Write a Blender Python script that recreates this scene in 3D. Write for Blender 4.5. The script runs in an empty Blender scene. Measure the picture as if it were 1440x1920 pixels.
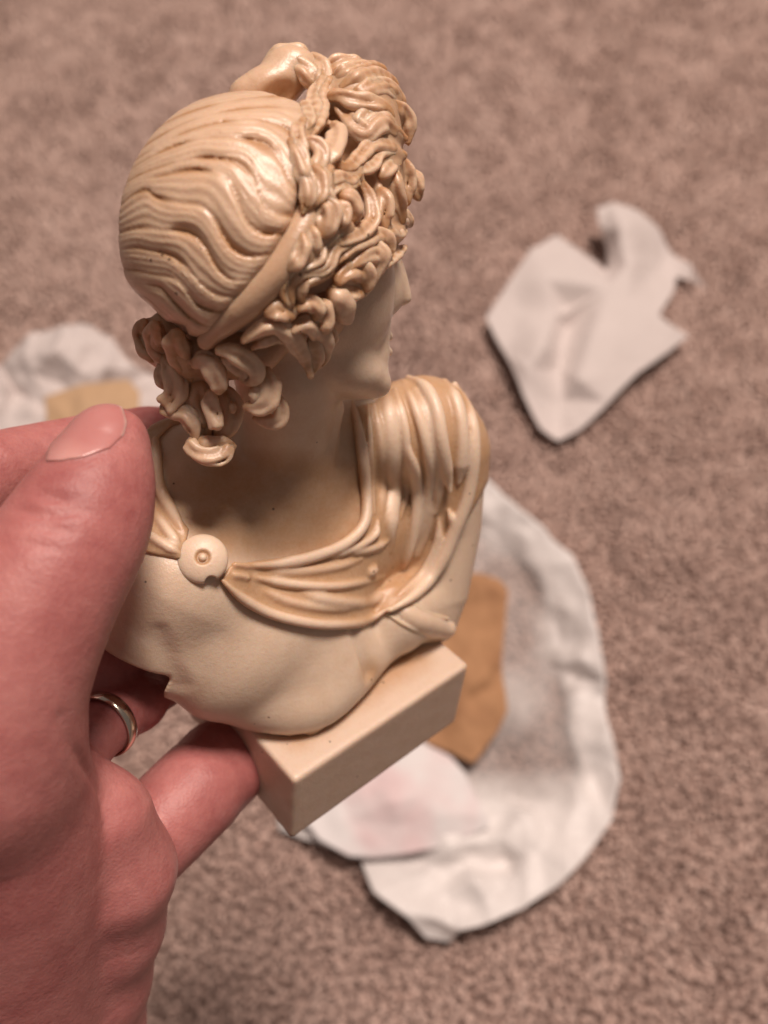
import bpy, math, random
import numpy as np
from mathutils import Vector, Matrix, noise as mnoise
from mathutils.geometry import delaunay_2d_cdt

# ------------------------------------------------------------------ camera, light
F = 1550.0            # focal length in sculpt units (1 unit = 0.1 mm)
S = 1e-4
PITCH = math.radians(64.0)
CAM_H = 0.60
scn = bpy.context.scene
col = scn.collection
CAM = np.array([0.0, 0.0, CAM_H])
RIGHT = np.array([1.0, 0, 0])
UP = np.array([0, math.sin(PITCH), math.cos(PITCH)])
BACK = np.array([0, -math.cos(PITCH), math.sin(PITCH)])

cd = bpy.data.cameras.new('camera')
cam = bpy.data.objects.new('camera', cd)
col.objects.link(cam)
cam.location = CAM
cam.rotation_euler = (math.pi / 2 - PITCH, 0, 0)
cd.sensor_fit = 'VERTICAL'
cd.sensor_height = 24.0
cd.lens = 24.0 * F / 1920.0
cd.clip_start = 0.005
cd.clip_end = 50
cd.dof.use_dof = True
cd.dof.focus_distance = 0.156
cd.dof.aperture_fstop = 7.0
scn.camera = cam

world = bpy.data.worlds.new('World')
scn.world = world
world.use_nodes = True
bg = world.node_tree.nodes['Background']
bg.inputs[0].default_value = (1.0, 0.80, 0.72, 1)
bg.inputs[1].default_value = 0.14

LDIR = np.array([0.20, 0.71, 0.67])
LDIR = LDIR / np.linalg.norm(LDIR)
ld = bpy.data.lights.new('ceiling_lamp', 'AREA')
ld.shape = 'DISK'
ld.size = 0.55
ld.energy = 50
ld.color = (1.0, 0.82, 0.72)
lamp = bpy.data.objects.new('ceiling_lamp', ld)
col.objects.link(lamp)

scn.view_settings.view_transform = 'Standard'
scn.view_settings.look = 'None'
scn.view_settings.gamma = 1.0
scn.view_settings.exposure = 0.0
scn.render.engine = 'CYCLES'
scn.cycles.use_denoising = True
scn.cycles.max_bounces = 8

def W(v):
    v = np.asarray(v, float)
    return CAM + S * (v[..., 0:1] * RIGHT + v[..., 1:2] * UP + (v[..., 2:3] - F) * BACK)

lamp.location = W(np.array([-100.0, 0, -200.0]) + LDIR * 19000)
lamp.rotation_euler = Vector(W(np.zeros(3)) - np.array(lamp.location)).to_track_quat('-Z', 'Y').to_euler()

def P(px, py, z=0.0):
    s = (F - z) / F
    return np.array([(px - 720) * s, (960 - py) * s, z])

def G(px, py, h=0.0):
    """the point on the floor (height h, metres) that lies along that line of sight"""
    d = (px - 720) * RIGHT + (960 - py) * UP - F * BACK
    return CAM + d * ((h - CAM_H) / d[2])

# ------------------------------------------------------------------ field sculpting
def smin(a, b, k):
    if k <= 0:
        return np.minimum(a, b)
    h = np.maximum(k - np.abs(a - b), 0) / k
    return np.minimum(a, b) - h * h * k * 0.25

def smax(a, b, k):
    return -smin(-a, -b, k)

class Field:
    def __init__(s, lo, hi, h):
        s.lo = np.array(lo, float); s.h = float(h)
        s.n = np.ceil((np.array(hi) - s.lo) / h).astype(int) + 1
        s.D = np.full(s.n, 400.0, np.float32)
    def crop(s, lo, hi):
        i0 = np.clip(np.floor((np.array(lo) - s.lo) / s.h).astype(int), 0, s.n - 1)
        i1 = np.clip(np.ceil((np.array(hi) - s.lo) / s.h).astype(int) + 1, 1, s.n)
        i1 = np.maximum(i1, i0 + 1)
        sl = tuple(slice(a, b) for a, b in zip(i0, i1))
        ax = [(s.lo[i] + s.h * np.arange(i0[i], i1[i])).astype(np.float32) for i in range(3)]
        return sl, ax[0][:, None, None], ax[1][None, :, None], ax[2][None, None, :]
    def put(s, sl, d, k, op):
        if op == 'add':
            s.D[sl] = smin(s.D[sl], d, k)
        elif op == 'cut':
            s.D[sl] = smax(s.D[sl], -d, k)
    def ell(s, c, r, R=None, k=0, op='add'):
        r = np.array(r, float) * np.ones(3)
        m = r.max() + k + 3 * s.h
        sl, X, Y, Z = s.crop(c - m, c + m)
        x, y, z = X - np.float32(c[0]), Y - np.float32(c[1]), Z - np.float32(c[2])
        if R is None:
            R = np.eye(3)
        k0 = 0; k1 = 0
        for i in range(3):
            q = x * np.float32(R[i][0]) + y * np.float32(R[i][1]) + z * np.float32(R[i][2])
            k0 = k0 + (q / r[i]) ** 2
            k1 = k1 + (q / r[i] ** 2) ** 2
        k0 = np.sqrt(k0); k1 = np.sqrt(k1) + 1e-6
        s.put(sl, (k0 * (k0 - 1) / k1).astype(np.float32), k, op)
    def box(s, c, half, R, rnd, k=0, op='add'):
        m = np.linalg.norm(half) + k + 3 * s.h
        sl, X, Y, Z = s.crop(c - m, c + m)
        x, y, z = X - np.float32(c[0]), Y - np.float32(c[1]), Z - np.float32(c[2])
        out = 0; ins = -1e4
        for i in range(3):
            q = np.abs(x * np.float32(R[i][0]) + y * np.float32(R[i][1]) + z * np.float32(R[i][2])) - (half[i] - rnd)
            out = out + np.maximum(q, 0) ** 2
            ins = np.maximum(ins, q)
        s.put(sl, (np.sqrt(out) + np.minimum(ins, 0) - rnd).astype(np.float32), k, op)
    def chain(s, pts, rad, k=0, op='add', ks=0):
        pts = np.asarray(pts, float); rad = np.asarray(rad, float)
        m = rad.max() + k + 3 * s.h
        lo, hi = pts.min(0) - m, pts.max(0) + m
        sl, X, Y, Z = s.crop(lo, hi)
        T = np.full(s.D[sl].shape, 400.0, np.float32)
        for i in range(len(pts) - 1):
            a, b = pts[i], pts[i + 1]
            mm = max(rad[i], rad[i + 1]) + k + 3 * s.h
            l2, h2 = np.minimum(a, b) - mm, np.maximum(a, b) + mm
            i0 = [max(0, int((l2[j] - v.flat[0]) / s.h)) for j, v in enumerate((X, Y, Z))]
            i1 = [max(1, int((h2[j] - v.flat[0]) / s.h) + 2) for j, v in enumerate((X, Y, Z))]
            x = X[i0[0]:i1[0]] - np.float32(a[0]); y = Y[:, i0[1]:i1[1]] - np.float32(a[1]); z = Z[:, :, i0[2]:i1[2]] - np.float32(a[2])
            if x.size == 0 or y.size == 0 or z.size == 0:
                continue
            d = (b - a); L = float(d @ d) + 1e-9
            t = np.clip((x * np.float32(d[0]) + y * np.float32(d[1]) + z * np.float32(d[2])) / np.float32(L), 0, 1)
            dist = np.sqrt((x - t * np.float32(d[0])) ** 2 + (y - t * np.float32(d[1])) ** 2 + (z - t * np.float32(d[2])) ** 2)
            dist -= np.float32(rad[i]) + t * np.float32(rad[i + 1] - rad[i])
            v = T[i0[0]:i1[0], i0[1]:i1[1], i0[2]:i1[2]]
            v[...] = smin(v, dist, ks)
        s.put(sl, T, k, op)
    def half(s, p, n, k=0):
        """cut away everything on the side the normal points to"""
        sl, X, Y, Z = s.crop(s.lo, s.lo + s.h * s.n)
        d = (X - np.float32(p[0])) * np.float32(n[0]) + (Y - np.float32(p[1])) * np.float32(n[1]) + (Z - np.float32(p[2])) * np.float32(n[2])
        s.D = smax(s.D, d.astype(np.float32), k)
    def copy(s):
        o = Field.__new__(Field); o.lo, o.h, o.n, o.D = s.lo, s.h, s.n, s.D.copy(); return o
    def val(s, p):
        p = (np.asarray(p, float) - s.lo) / s.h
        i = np.clip(np.floor(p).astype(int), 0, s.n - 2)
        f = np.clip(p - i, 0, 1)
        v = 0
        for dx in (0, 1):
            for dy in (0, 1):
                for dz in (0, 1):
                    w = (f[..., 0] if dx else 1 - f[..., 0]) * (f[..., 1] if dy else 1 - f[..., 1]) * (f[..., 2] if dz else 1 - f[..., 2])
                    v = v + w * s.D[i[..., 0] + dx, i[..., 1] + dy, i[..., 2] + dz]
        return v
    def hit(s, px, py, default=None):
        """depth at which the line of sight first meets the surface (else its closest approach)"""
        zs = np.arange(s.lo[2] + s.h * (s.n[2] - 2), s.lo[2], -s.h * 0.7)
        pts = np.stack([(px - 720) * (F - zs) / F, (960 - py) * (F - zs) / F, zs], -1)
        v = s.val(pts)
        w = np.where(v < 0)[0]
        if len(w):
            j = w[0]
            if j == 0:
                return zs[0]
            t = v[j - 1] / (v[j - 1] - v[j])
            return zs[j - 1] + t * (zs[j] - zs[j - 1])
        return zs[np.argmin(v)] if default is None else default

def to_px(X, Y, Z):
    s = F / (F - Z)
    return 720 + X * s, 960 - Y * s

def poly_dist(px, py, poly):
    """signed distance to a polygon (negative inside), arrays"""
    poly = np.asarray(poly, float)
    d = np.full(px.shape, 1e9); ins = np.zeros(px.shape, bool)
    n = len(poly)
    for i in range(n):
        a, b = poly[i], poly[(i + 1) % n]
        e = b - a
        wx, wy = px - a[0], py - a[1]
        t = np.clip((wx * e[0] + wy * e[1]) / (e @ e + 1e-9), 0, 1)
        d = np.minimum(d, (wx - t * e[0]) ** 2 + (wy - t * e[1]) ** 2)
        c = ((a[1] <= py) & (b[1] > py)) | ((b[1] <= py) & (a[1] > py))
        with np.errstate(divide='ignore', invalid='ignore'):
            xi = a[0] + (py - a[1]) / (b[1] - a[1] if b[1] != a[1] else 1e-9) * e[0]
        ins ^= c & (px < xi)
    d = np.sqrt(d)
    return np.where(ins, -d, d)

def spline(pts, step=6.0):
    """Catmull-Rom through rows of any width, resampled evenly along the first columns"""
    p = np.asarray(pts, float)
    if len(p) == 2:
        q = np.linspace(0, 1, 40)[:, None]; o = p[0] + (p[1] - p[0]) * q
    else:
        p = np.vstack([2 * p[0] - p[1], p, 2 * p[-1] - p[-2]])
        o = []
        for i in range(1, len(p) - 2):
            t = np.linspace(0, 1, 24, endpoint=False)[:, None]
            a, b, c, d = p[i - 1], p[i], p[i + 1], p[i + 2]
            o.append(0.5 * (2 * b + (c - a) * t + (2 * a - 5 * b + 4 * c - d) * t ** 2 + (3 * b - a - 3 * c + d) * t ** 3))
        o = np.vstack(o + [p[-2][None]])
    L = np.r_[0, np.cumsum(np.linalg.norm(np.diff(o[:, :2], axis=0), axis=1))]
    n = max(3, int(L[-1] / step) + 1)
    s = np.linspace(0, L[-1], n)
    return np.stack([np.interp(s, L, o[:, j]) for j in range(o.shape[1])], -1)

EDG = [(0, 1), (2, 3), (4, 5), (6, 7), (0, 2), (1, 3), (4, 6), (5, 7), (0, 4), (1, 5), (2, 6), (3, 7)]
CO = np.array([(x, y, z) for x in (0, 1) for y in (0, 1) for z in (0, 1)])

def nets(f, relax=1):
    D = f.D
    sg = D < 0
    n = np.array(D.shape)
    c = np.zeros(n - 1, np.int8)
    for o in CO:
        c += sg[o[0]:n[0] - 1 + o[0], o[1]:n[1] - 1 + o[1], o[2]:n[2] - 1 + o[2]]
    act = (c > 0) & (c < 8)
    ijk = np.argwhere(act)
    idx = np.full(n - 1, -1, np.int64); idx[act] = np.arange(len(ijk))
    v = np.stack([D[ijk[:, 0] + o[0], ijk[:, 1] + o[1], ijk[:, 2] + o[2]] for o in CO], -1)
    acc = np.zeros((len(ijk), 3)); cnt = np.zeros(len(ijk))
    for a, b in EDG:
        m = (v[:, a] < 0) != (v[:, b] < 0)
        t = v[m, a] / (v[m, a] - v[m, b])
        acc[m] += CO[a] + (CO[b] - CO[a]) * t[:, None]
        cnt[m] += 1
    V = f.lo + f.h * (ijk + acc / cnt[:, None])
    quads = []
    for ax in range(3):
        b, g = (ax + 1) % 3, (ax + 2) % 3
        s0 = [slice(None)] * 3; s1 = [slice(None)] * 3
        s0[ax] = slice(0, -1); s1[ax] = slice(1, None)
        e = sg[tuple(s0)] != sg[tuple(s1)]
        p = np.argwhere(e)
        ok = (p[:, b] > 0) & (p[:, g] > 0) & (p[:, b] < n[b] - 1) & (p[:, g] < n[g] - 1)
        p = p[ok]
        def cell(db, dg):
            q = p.copy(); q[:, b] += db; q[:, g] += dg
            return idx[q[:, 0], q[:, 1], q[:, 2]]
        Q = np.stack([cell(-1, -1), cell(0, -1), cell(0, 0), cell(-1, 0)], -1)
        inside = sg[p[:, 0], p[:, 1], p[:, 2]]
        Q[~inside] = Q[~inside][:, ::-1]
        quads.append(Q)
    Q = np.vstack(quads)
    Q = Q[(Q >= 0).all(1)]
    for _ in range(relax):
        a = np.zeros_like(V); k = np.zeros(len(V))
        for i in range(4):
            j = (i + 1) % 4
            np.add.at(a, Q[:, i], V[Q[:, j]]); np.add.at(k, Q[:, i], 1)
            np.add.at(a, Q[:, j], V[Q[:, i]]); np.add.at(k, Q[:, j], 1)
        V = V * 0.4 + 0.6 * a / np.maximum(k, 1)[:, None]
    return V, Q

# ------------------------------------------------------------------ objects
ORIGIN = {}
def empty(name, world_loc, label, cat, group=None):
    o = bpy.data.objects.new(name, None)
    col.objects.link(o)
    o.empty_display_size = 0.02
    o.location = world_loc
    tag(o, label, cat, group)
    ORIGIN[o.name] = np.array(world_loc, float)
    return o

def tag(o, label=None, cat=None, group=None, kind=None):
    for k, v in (('label', label), ('category', cat), ('group', group), ('kind', kind)):
        if v:
            o[k] = v

def mk(name, Vw, Q, mat, parent=None, attr=None, smooth=True, origin=None):
    """one mesh object from world-space vertices"""
    Vw = np.asarray(Vw, float)
    if parent is not None:
        org = ORIGIN[parent.name]
    else:
        org = np.array(origin if origin is not None else (Vw.min(0) + Vw.max(0)) / 2)
        if origin is None:
            org[2] = Vw[:, 2].min()
    me = bpy.data.meshes.new(name)
    Vl = (Vw - org).astype(np.float32)
    if isinstance(Q, np.ndarray) and Q.ndim == 2:
        nf, w = Q.shape
        me.vertices.add(len(Vl)); me.vertices.foreach_set('co', Vl.ravel())
        me.loops.add(nf * w); me.loops.foreach_set('vertex_index', Q.ravel().astype(np.int32))
        me.polygons.add(nf)
        me.polygons.foreach_set('loop_start', np.arange(0, nf * w, w, dtype=np.int32))
        me.update(calc_edges=True)
    else:
        me.from_pydata([tuple(v) for v in Vl], [], [tuple(q) for q in Q])
    if smooth:
        me.polygons.foreach_set('use_smooth', np.ones(len(me.polygons), bool))
    if attr:
        for k, v in attr.items():
            a = me.attributes.new(k, 'FLOAT', 'POINT')
            a.data.foreach_set('value', np.asarray(v, np.float32))
    me.materials.append(mat)
    me.validate(); me.update()
    o = bpy.data.objects.new(name, me)
    col.objects.link(o)
    if parent is not None:
        o.parent = parent
    else:
        o.location = org
    ORIGIN[o.name] = org
    return o

def mkf(name, f, mat, parent=None, attr=None, relax=1, origin=None):
    V, Q = nets(f, relax)
    at = {k: fn(V) for k, fn in attr.items()} if attr else None
    return mk(name, W(V), Q, mat, parent, at, origin=origin)

# ------------------------------------------------------------------ materials
def newmat(name):
    m = bpy.data.materials.new(name); m.use_nodes = True
    nt = m.node_tree
    return m, nt, nt.nodes['Principled BSDF']

def N(nt, typ, **kw):
    n = nt.nodes.new(typ)
    for k, v in kw.items():
        if hasattr(n, k):
            setattr(n, k, v)
        else:
            n.inputs[k.replace('_', ' ')].default_value = v
    return n

def ramp(nt, fac, stops):
    r = nt.nodes.new('ShaderNodeValToRGB')
    e = r.color_ramp.elements
    while len(e) < len(stops):
        e.new(0.5)
    for i, (p, c) in enumerate(stops):
        e[i].position = p; e[i].color = (*c, 1) if len(c) == 3 else c
    nt.links.new(fac, r.inputs[0])
    return r.outputs[0]

def mix(nt, fac, a, b, mode='MIX'):
    m = nt.nodes.new('ShaderNodeMix'); m.data_type = 'RGBA'; m.blend_type = mode
    for sock, v in ((m.inputs[0], fac), (m.inputs[6], a), (m.inputs[7], b)):
        if isinstance(v, (int, float)):
            sock.default_value = v
        elif isinstance(v, tuple):
            sock.default_value = (*v, 1)
        else:
            nt.links.new(v, sock)
    return m.outputs[2]

def wcoord(nt):
    g = nt.nodes.new('ShaderNodeNewGeometry')
    return g.outputs['Position']

def noise(nt, vec, scale, detail=3, rough=0.55):
    n = nt.nodes.new('ShaderNodeTexNoise')
    n.inputs['Scale'].default_value = scale; n.inputs['Detail'].default_value = detail; n.inputs['Roughness'].default_value = rough
    nt.links.new(vec, n.inputs['Vector'])
    return n.outputs['Fac']

def bump(nt, h, strength, dist):
    b = nt.nodes.new('ShaderNodeBump')
    b.inputs['Strength'].default_value = strength; b.inputs['Distance'].default_value = dist
    nt.links.new(h, b.inputs['Height'])
    return b.outputs[0]

def math_(nt, op, a, b):
    m = nt.nodes.new('ShaderNodeMath'); m.operation = op
    for s_, v in ((m.inputs[0], a), (m.inputs[1], b)):
        if isinstance(v, (int, float)):
            s_.default_value = v
        else:
            nt.links.new(v, s_)
    return m.outputs[0]

def resin(name, pale=(0.70, 0.555, 0.425), wash=(0.45, 0.24, 0.10), amount=1.0, rough=0.33):
    """ivory cast resin; ochre antiquing pigment where the 'wash' attribute says it was left"""
    m, nt, b = newmat(name)
    at = nt.nodes.new('ShaderNodeAttribute'); at.attribute_name = 'wash'
    p = wcoord(nt)
    n1 = noise(nt, p, 260, 4, 0.6)
    n2 = noise(nt, p, 1500, 3, 0.6)
    w = math_(nt, 'MULTIPLY', at.outputs['Fac'], amount)
    w = math_(nt, 'ADD', w, math_(nt, 'MULTIPLY', math_(nt, 'SUBTRACT', n1, 0.5), 0.45))
    w = math_(nt, 'ADD', w, math_(nt, 'MULTIPLY', math_(nt, 'SUBTRACT', n2, 0.5), 0.3))
    mr = nt.nodes.new('ShaderNodeClamp'); nt.links.new(w, mr.inputs[0])
    c = mix(nt, mr.outputs[0], pale, wash)
    # tiny dark specks of trapped dirt
    v = nt.nodes.new('ShaderNodeTexVoronoi'); v.inputs['Scale'].default_value = 330
    nt.links.new(p, v.inputs['Vector'])
    n3 = noise(nt, p, 75, 2)
    sp = math_(nt, 'MULTIPLY', math_(nt, 'LESS_THAN', v.outputs['Distance'], 0.10), math_(nt, 'GREATER_THAN', n3, 0.60))
    c = mix(nt, math_(nt, 'MULTIPLY', sp, 0.75), c, (0.07, 0.035, 0.02))
    nt.links.new(c, b.inputs['Base Color'])
    b.inputs['Subsurface Weight'].default_value = 0.5
    b.inputs['Subsurface Radius'].default_value = (1.0, 0.55, 0.28)
    b.inputs['Subsurface Scale'].default_value = 0.0022
    rr = nt.nodes.new('ShaderNodeMapRange'); rr.inputs[3].default_value = rough - 0.09; rr.inputs[4].default_value = rough + 0.16
    nt.links.new(n1, rr.inputs[0]); nt.links.new(rr.outputs[0], b.inputs['Roughness'])
    b.inputs['Specular IOR Level'].default_value = 0.6
    hh = math_(nt, 'ADD', math_(nt, 'MULTIPLY', noise(nt, p, 900, 4, 0.65), 1.0), math_(nt, 'MULTIPLY', noise(nt, p, 2600, 2), 0.5))
    nt.links.new(bump(nt, hh, 0.32, 0.0003), b.inputs['Normal'])
    return m

def skin():
    m, nt, b = newmat('skin')
    p = wcoord(nt)
    n1 = noise(nt, p, 60, 4, 0.6)
    c = ramp(nt, n1, [(0.3, (0.32, 0.085, 0.085)), (0.5, (0.43, 0.145, 0.138)), (0.72, (0.52, 0.215, 0.20))])
    n2 = noise(nt, p, 420, 4, 0.65)
    c = mix(nt, ramp(nt, noise(nt, p, 22, 3), [(.35, (0, 0, 0)), (.7, (.45, .45, .45))]), c, (0.55, 0.27, 0.25))
    c = mix(nt, 0.35, c, ramp(nt, n2, [(0.3, (0.32, 0.085, 0.085)), (0.7, (0.53, 0.22, 0.20))]))
    nt.links.new(c, b.inputs['Base Color'])
    b.inputs['Subsurface Weight'].default_value = 0.35
    b.inputs['Subsurface Radius'].default_value = (1.0, 0.36, 0.2)
    b.inputs['Subsurface Scale'].default_value = 0.0022
    b.inputs['Roughness'].default_value = 0.5
    v = nt.nodes.new('ShaderNodeTexVoronoi'); v.inputs['Scale'].default_value = 1500
    nt.links.new(p, v.inputs['Vector'])
    h = math_(nt, 'ADD', math_(nt, 'MULTIPLY', v.outputs['Distance'], 0.5), math_(nt, 'ADD', noise(nt, p, 700, 5, 0.7), noise(nt, p, 150, 3, 0.6)))
    nt.links.new(bump(nt, h, 0.24, 0.0005), b.inputs['Normal'])
    return m

def simple(name, c, rough=0.5, **kw):
    m, nt, b = newmat(name)
    b.inputs['Base Color'].default_value = (*c, 1)
    b.inputs['Roughness'].default_value = rough
    for k, v in kw.items():
        b.inputs[k.replace('_', ' ')].default_value = v
    return m

M_BODY = resin('resin_skin', amount=0.9)
M_HAIR = resin('resin_hair', amount=1.0, rough=0.33, pale=(0.69, 0.50, 0.355), wash=(0.42, 0.21, 0.085))
M_DRAPE = resin('resin_drapery', pale=(0.73, 0.575, 0.44), wash=(0.45, 0.245, 0.105), amount=1.0, rough=0.40)
M_PLINTH = resin('resin_plinth', pale=(0.65, 0.51, 0.40), amount=0.9, rough=0.42)
M_SKIN = skin()

# ================================================================== the bust
CR = np.array([-189.5, -571.5, -200.0])            # near top corner of the plinth
AX = np.array([0.742, 0.356, -0.565]); UX = np.array([0.094, 0.782, 0.615])
AX = AX / np.linalg.norm(AX); UX = UX - AX * (AX @ UX); UX = UX / np.linalg.norm(UX)
FX = np.cross(AX, UX); FX = FX if FX[2] > 0 else -FX   # front of the figure
LP, HP = 541.0, 228.0
PO = CR + 0.5 * LP * AX - 0.5 * LP * FX            # middle of the plinth's top
RL = np.stack([AX, FX, UX])
def L(l, f, h):
    return PO + l * AX + f * FX + h * UX
def PF(px, py, f):
    """the point on that line of sight lying f in front of the figure's middle plane"""
    o = np.array([0, 0, F]); d = np.array([px - 720.0, 960.0 - py, -F])
    return o + d * (((PO - o) @ FX + f) / (d @ FX))
def sc(p):
    return (F - p[2]) / F

base_w = W(PO - UX * HP)
bust = empty('bust', base_w, 'cream resin bust of a curly haired youth on a square plinth, held in the hand', 'bust')

# --- plinth
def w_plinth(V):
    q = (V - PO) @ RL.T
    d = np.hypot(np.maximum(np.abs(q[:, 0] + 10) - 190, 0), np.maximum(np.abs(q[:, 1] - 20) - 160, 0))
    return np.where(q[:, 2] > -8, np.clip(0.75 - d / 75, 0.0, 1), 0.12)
hv = np.array([LP / 2, LP / 2, HP / 2]); rnd = 12.0
t_ = np.r_[-1, -0.985, -0.965, np.linspace(-0.93, 0.93, 30), 0.965, 0.985, 1]
Vp = []; Qp = []
for ax in range(3):
    for sg_ in (-1, 1):
        b0 = len(Vp)
        for a_ in t_:
            for b_ in t_:
                v = np.zeros(3); v[ax] = sg_; v[(ax + 1) % 3] = a_; v[(ax + 2) % 3] = b_
                v = v * hv; c_ = np.clip(v, -(hv - rnd), hv - rnd); d_ = v - c_
                v = c_ + rnd * d_ / (np.linalg.norm(d_) + 1e-9)
                jit = 0.2 * math.sin(v[0] * .05 + v[1] * .07) * math.sin(v[2] * .09 + v[1] * .03)
                Vp.append(PO - UX * HP * .5 + (v * (1 + jit / 300)) @ RL)
        m = len(t_)
        for a_ in range(m - 1):
            for b_ in range(m - 1):
                q = [b0 + a_ * m + b_, b0 + (a_ + 1) * m + b_, b0 + (a_ + 1) * m + b_ + 1, b0 + a_ * m + b_ + 1]
                Qp.append(q if sg_ > 0 else q[::-1])
Vp = np.array(Vp)
# weld the six faces
key = np.round(Vp, 1); _, first, inv = np.unique(key, axis=0, return_index=True, return_inverse=True)
Vp = Vp[first]; Qp = inv.ravel()[np.array(Qp)]
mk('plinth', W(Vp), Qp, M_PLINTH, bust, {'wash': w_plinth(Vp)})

# --- body: torso, neck, face as one surface
H = 4.6
bf = Field((-660, -540, -800), (330, 850, 300), H)
bf.ell(L(-10, -75, 245), (380, 145, 200), RL)
bf.ell(L(-165, 35, 150), (235, 118, 165), RL, 90)             # right half of the chest
bf.ell(L(-60, 95, 75), (150, 95, 100), RL, 70)
bf.ell(L(-110, 98, 60), (128, 78, 84), RL, 60)
bf.ell(L(165, 100, 88), (110, 85, 98), RL, 14)                 # left half of the chest
bf.chain([L(-320, -70, 340), L(-385, -70, 270), L(-420, -70, 235)], [128, 108, 92], 90)   # right arm stump
bf.chain([L(-300, -30, 210), L(-385, -60, 215)], [95, 85], 60)
bf.chain([L(340, -50, 470), L(385, -25, 430), L(372, 30, 240), L(320, 85, 90), L(290, 110, 20)], [105, 108, 96, 84, 70], 60)  # left arm stump
bf.ell(L(40, 10, 20), (210, 120, 60), RL, 50)
bf.chain([L(-40, -110, 430), L(-200, -110, 415), L(-330, -90, 370)], [85, 85, 100], 80)    # shoulder line
bf.chain([L(0, -120, 450), L(180, -110, 505), L(350, -70, 500)], [90, 88, 96], 70)
bf.chain([PF(335, 870, -240), PF(430, 850, -250), PF(560, 830, -240)], [88, 95, 100], 70)   # back of the shoulders
bf.chain([L(-60, -130, 390), P(548, 850, -245), P(535, 690, -100)], [120, 92, 105], 60)
bf.chain([P(628, 765, -190), P(600, 870, -205), PF(576, 968, -46)], [20, 19, 12], 22)     # throat muscle
# ragged casting flash where the chest meets the plinth
def PH(px, py, h):
    o = np.array([0, 0, F]); d = np.array([px - 720.0, 960.0 - py, -F])
    return o + d * (((PO - o) @ UX + h) / (d @ UX))
r0 = random.Random(3)
bf.chain([PH(a_, b_ - 38, 48) for a_, b_ in spline([(480, 1360), (545, 1370), (600, 1358), (650, 1310), (690, 1268)], 20)], [46] * len(spline([(480, 1360), (545, 1370), (600, 1358), (650, 1310), (690, 1268)], 20)), 55)
for a_, b_ in spline([(470, 1366), (540, 1376), (600, 1366), (650, 1318), (690, 1272), (720, 1252), (770, 1228)], 23):
    bf.ell(PH(a_ + r0.uniform(-7, 7), b_ - 8 + r0.uniform(-8, 5), r0.uniform(0, 8)), (r0.uniform(8, 26), r0.uniform(7, 14), r0.uniform(4, 10)), RL, 12)
# plinth contact rim
bf.half(PO - UX * 14, -UX)
# head
HC = P(462, 440, 30)
bf.ell(HC, (205, 215, 195), None, 40)
RF = np.array([[0.80, -0.28, -0.53], [0.30, 0.95, -0.04], [0.52, -0.12, 0.85]])
bf.ell(P(612, 540, -50), (120, 150, 150), RF, 40)            # face mass
bf.ell(P(644, 600, -88), (76, 105, 105), RF, 40)             # cheek
bf.ell(P(640, 690, -100), (92, 58, 90), RF, 30)              # jaw
bf.ell(P(706, 720, -130), (30, 28, 40), None, 22)            # chin
bf.ell(P(712, 500, -110), (40, 50, 60), None, 24)            # brow
bf.chain([P(724, 475, -115), P(744, 522, -128), P(761, 558, -140)], [24, 20, 13], 14)   # nose
bf.chain([P(692, 570, -112), P(696, 660, -118)], [40, 36], 32)
bf.ell(P(722, 631, -135), (18, 11, 22), None, 6)
bf.ell(P(722, 660, -135), (17, 10, 22), None, 6)
bf.ell(P(744, 610, -140), (12, 8, 24), None, 5, 'cut')
bf.ell(P(741, 690, -140), (14, 9, 24), None, 6, 'cut')
bf.ell(P(742, 646, -138), (14, 4, 26), None, 3, 'cut')
bf.ell(P(733, 540, -125), (27, 52, 45), None, 20)
c45 = math.radians(-26.5)
RS = np.array([[math.cos(c45), math.sin(c45), 0], [-math.sin(c45), math.cos(c45), 0], [0, 0, 1.0]])
ms = P(240, 1238, -90)
bf.box(ms - RS[1] * 110, (86, 110, 330), RS, 6, 3, 'cut')                                # flat cut of the arm
za = [bf.hit(296, 1195), bf.hit(308, 1235), bf.hit(318, 1262)]
bf.chain([P(296, 1195, za[0] + 16), P(310, 1240, za[1] + 10), P(330, 1300, za[1] - 20)], [9, 14, 22], 30, 'cut')   # armpit

zc_ = [bf.hit(a_, b_) for a_, b_ in ((668, 1180), (686, 1225), (697, 1262))]
bf.chain([P(668, 1180, zc_[0] + 13), P(686, 1225, zc_[1] + 9), P(697, 1262, zc_[2] + 6)], [11, 15, 18], 18, 'cut')   # cleft of the chest
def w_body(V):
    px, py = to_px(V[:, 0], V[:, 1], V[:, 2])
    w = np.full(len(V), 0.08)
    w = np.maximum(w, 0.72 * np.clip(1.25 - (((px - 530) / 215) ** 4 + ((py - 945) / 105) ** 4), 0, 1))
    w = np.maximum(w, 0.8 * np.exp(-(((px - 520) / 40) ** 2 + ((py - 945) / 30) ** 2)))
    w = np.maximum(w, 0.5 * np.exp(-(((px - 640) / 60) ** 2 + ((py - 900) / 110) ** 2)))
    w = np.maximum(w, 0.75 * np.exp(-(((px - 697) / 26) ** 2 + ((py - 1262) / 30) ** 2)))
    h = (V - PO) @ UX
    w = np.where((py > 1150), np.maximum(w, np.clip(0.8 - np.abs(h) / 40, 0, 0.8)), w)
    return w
V, Q = nets(bf, 2)
ORIGIN['bf'] = base_w
body = mk('body', W(V), Q, M_BODY, bust, {'wash': w_body(V)})

# --- hair cap
def H1(*p): return [(220 + x / 3.6, 170 + y / 3.6) for x, y in p]
def H2(*p): return [(420 + x / 3.789, 80 + y / 3.789) for x, y in p]
def H3(*p): return [(420 + x / 3.789, 380 + y / 3.789) for x, y in p]
def H4(*p): return [(240 + x / 3.6, 560 + y / 3.6) for x, y in p]
def C3(*p): return [(250 + x / 2.057, 700 + y / 2.057) for x, y in p]

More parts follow.
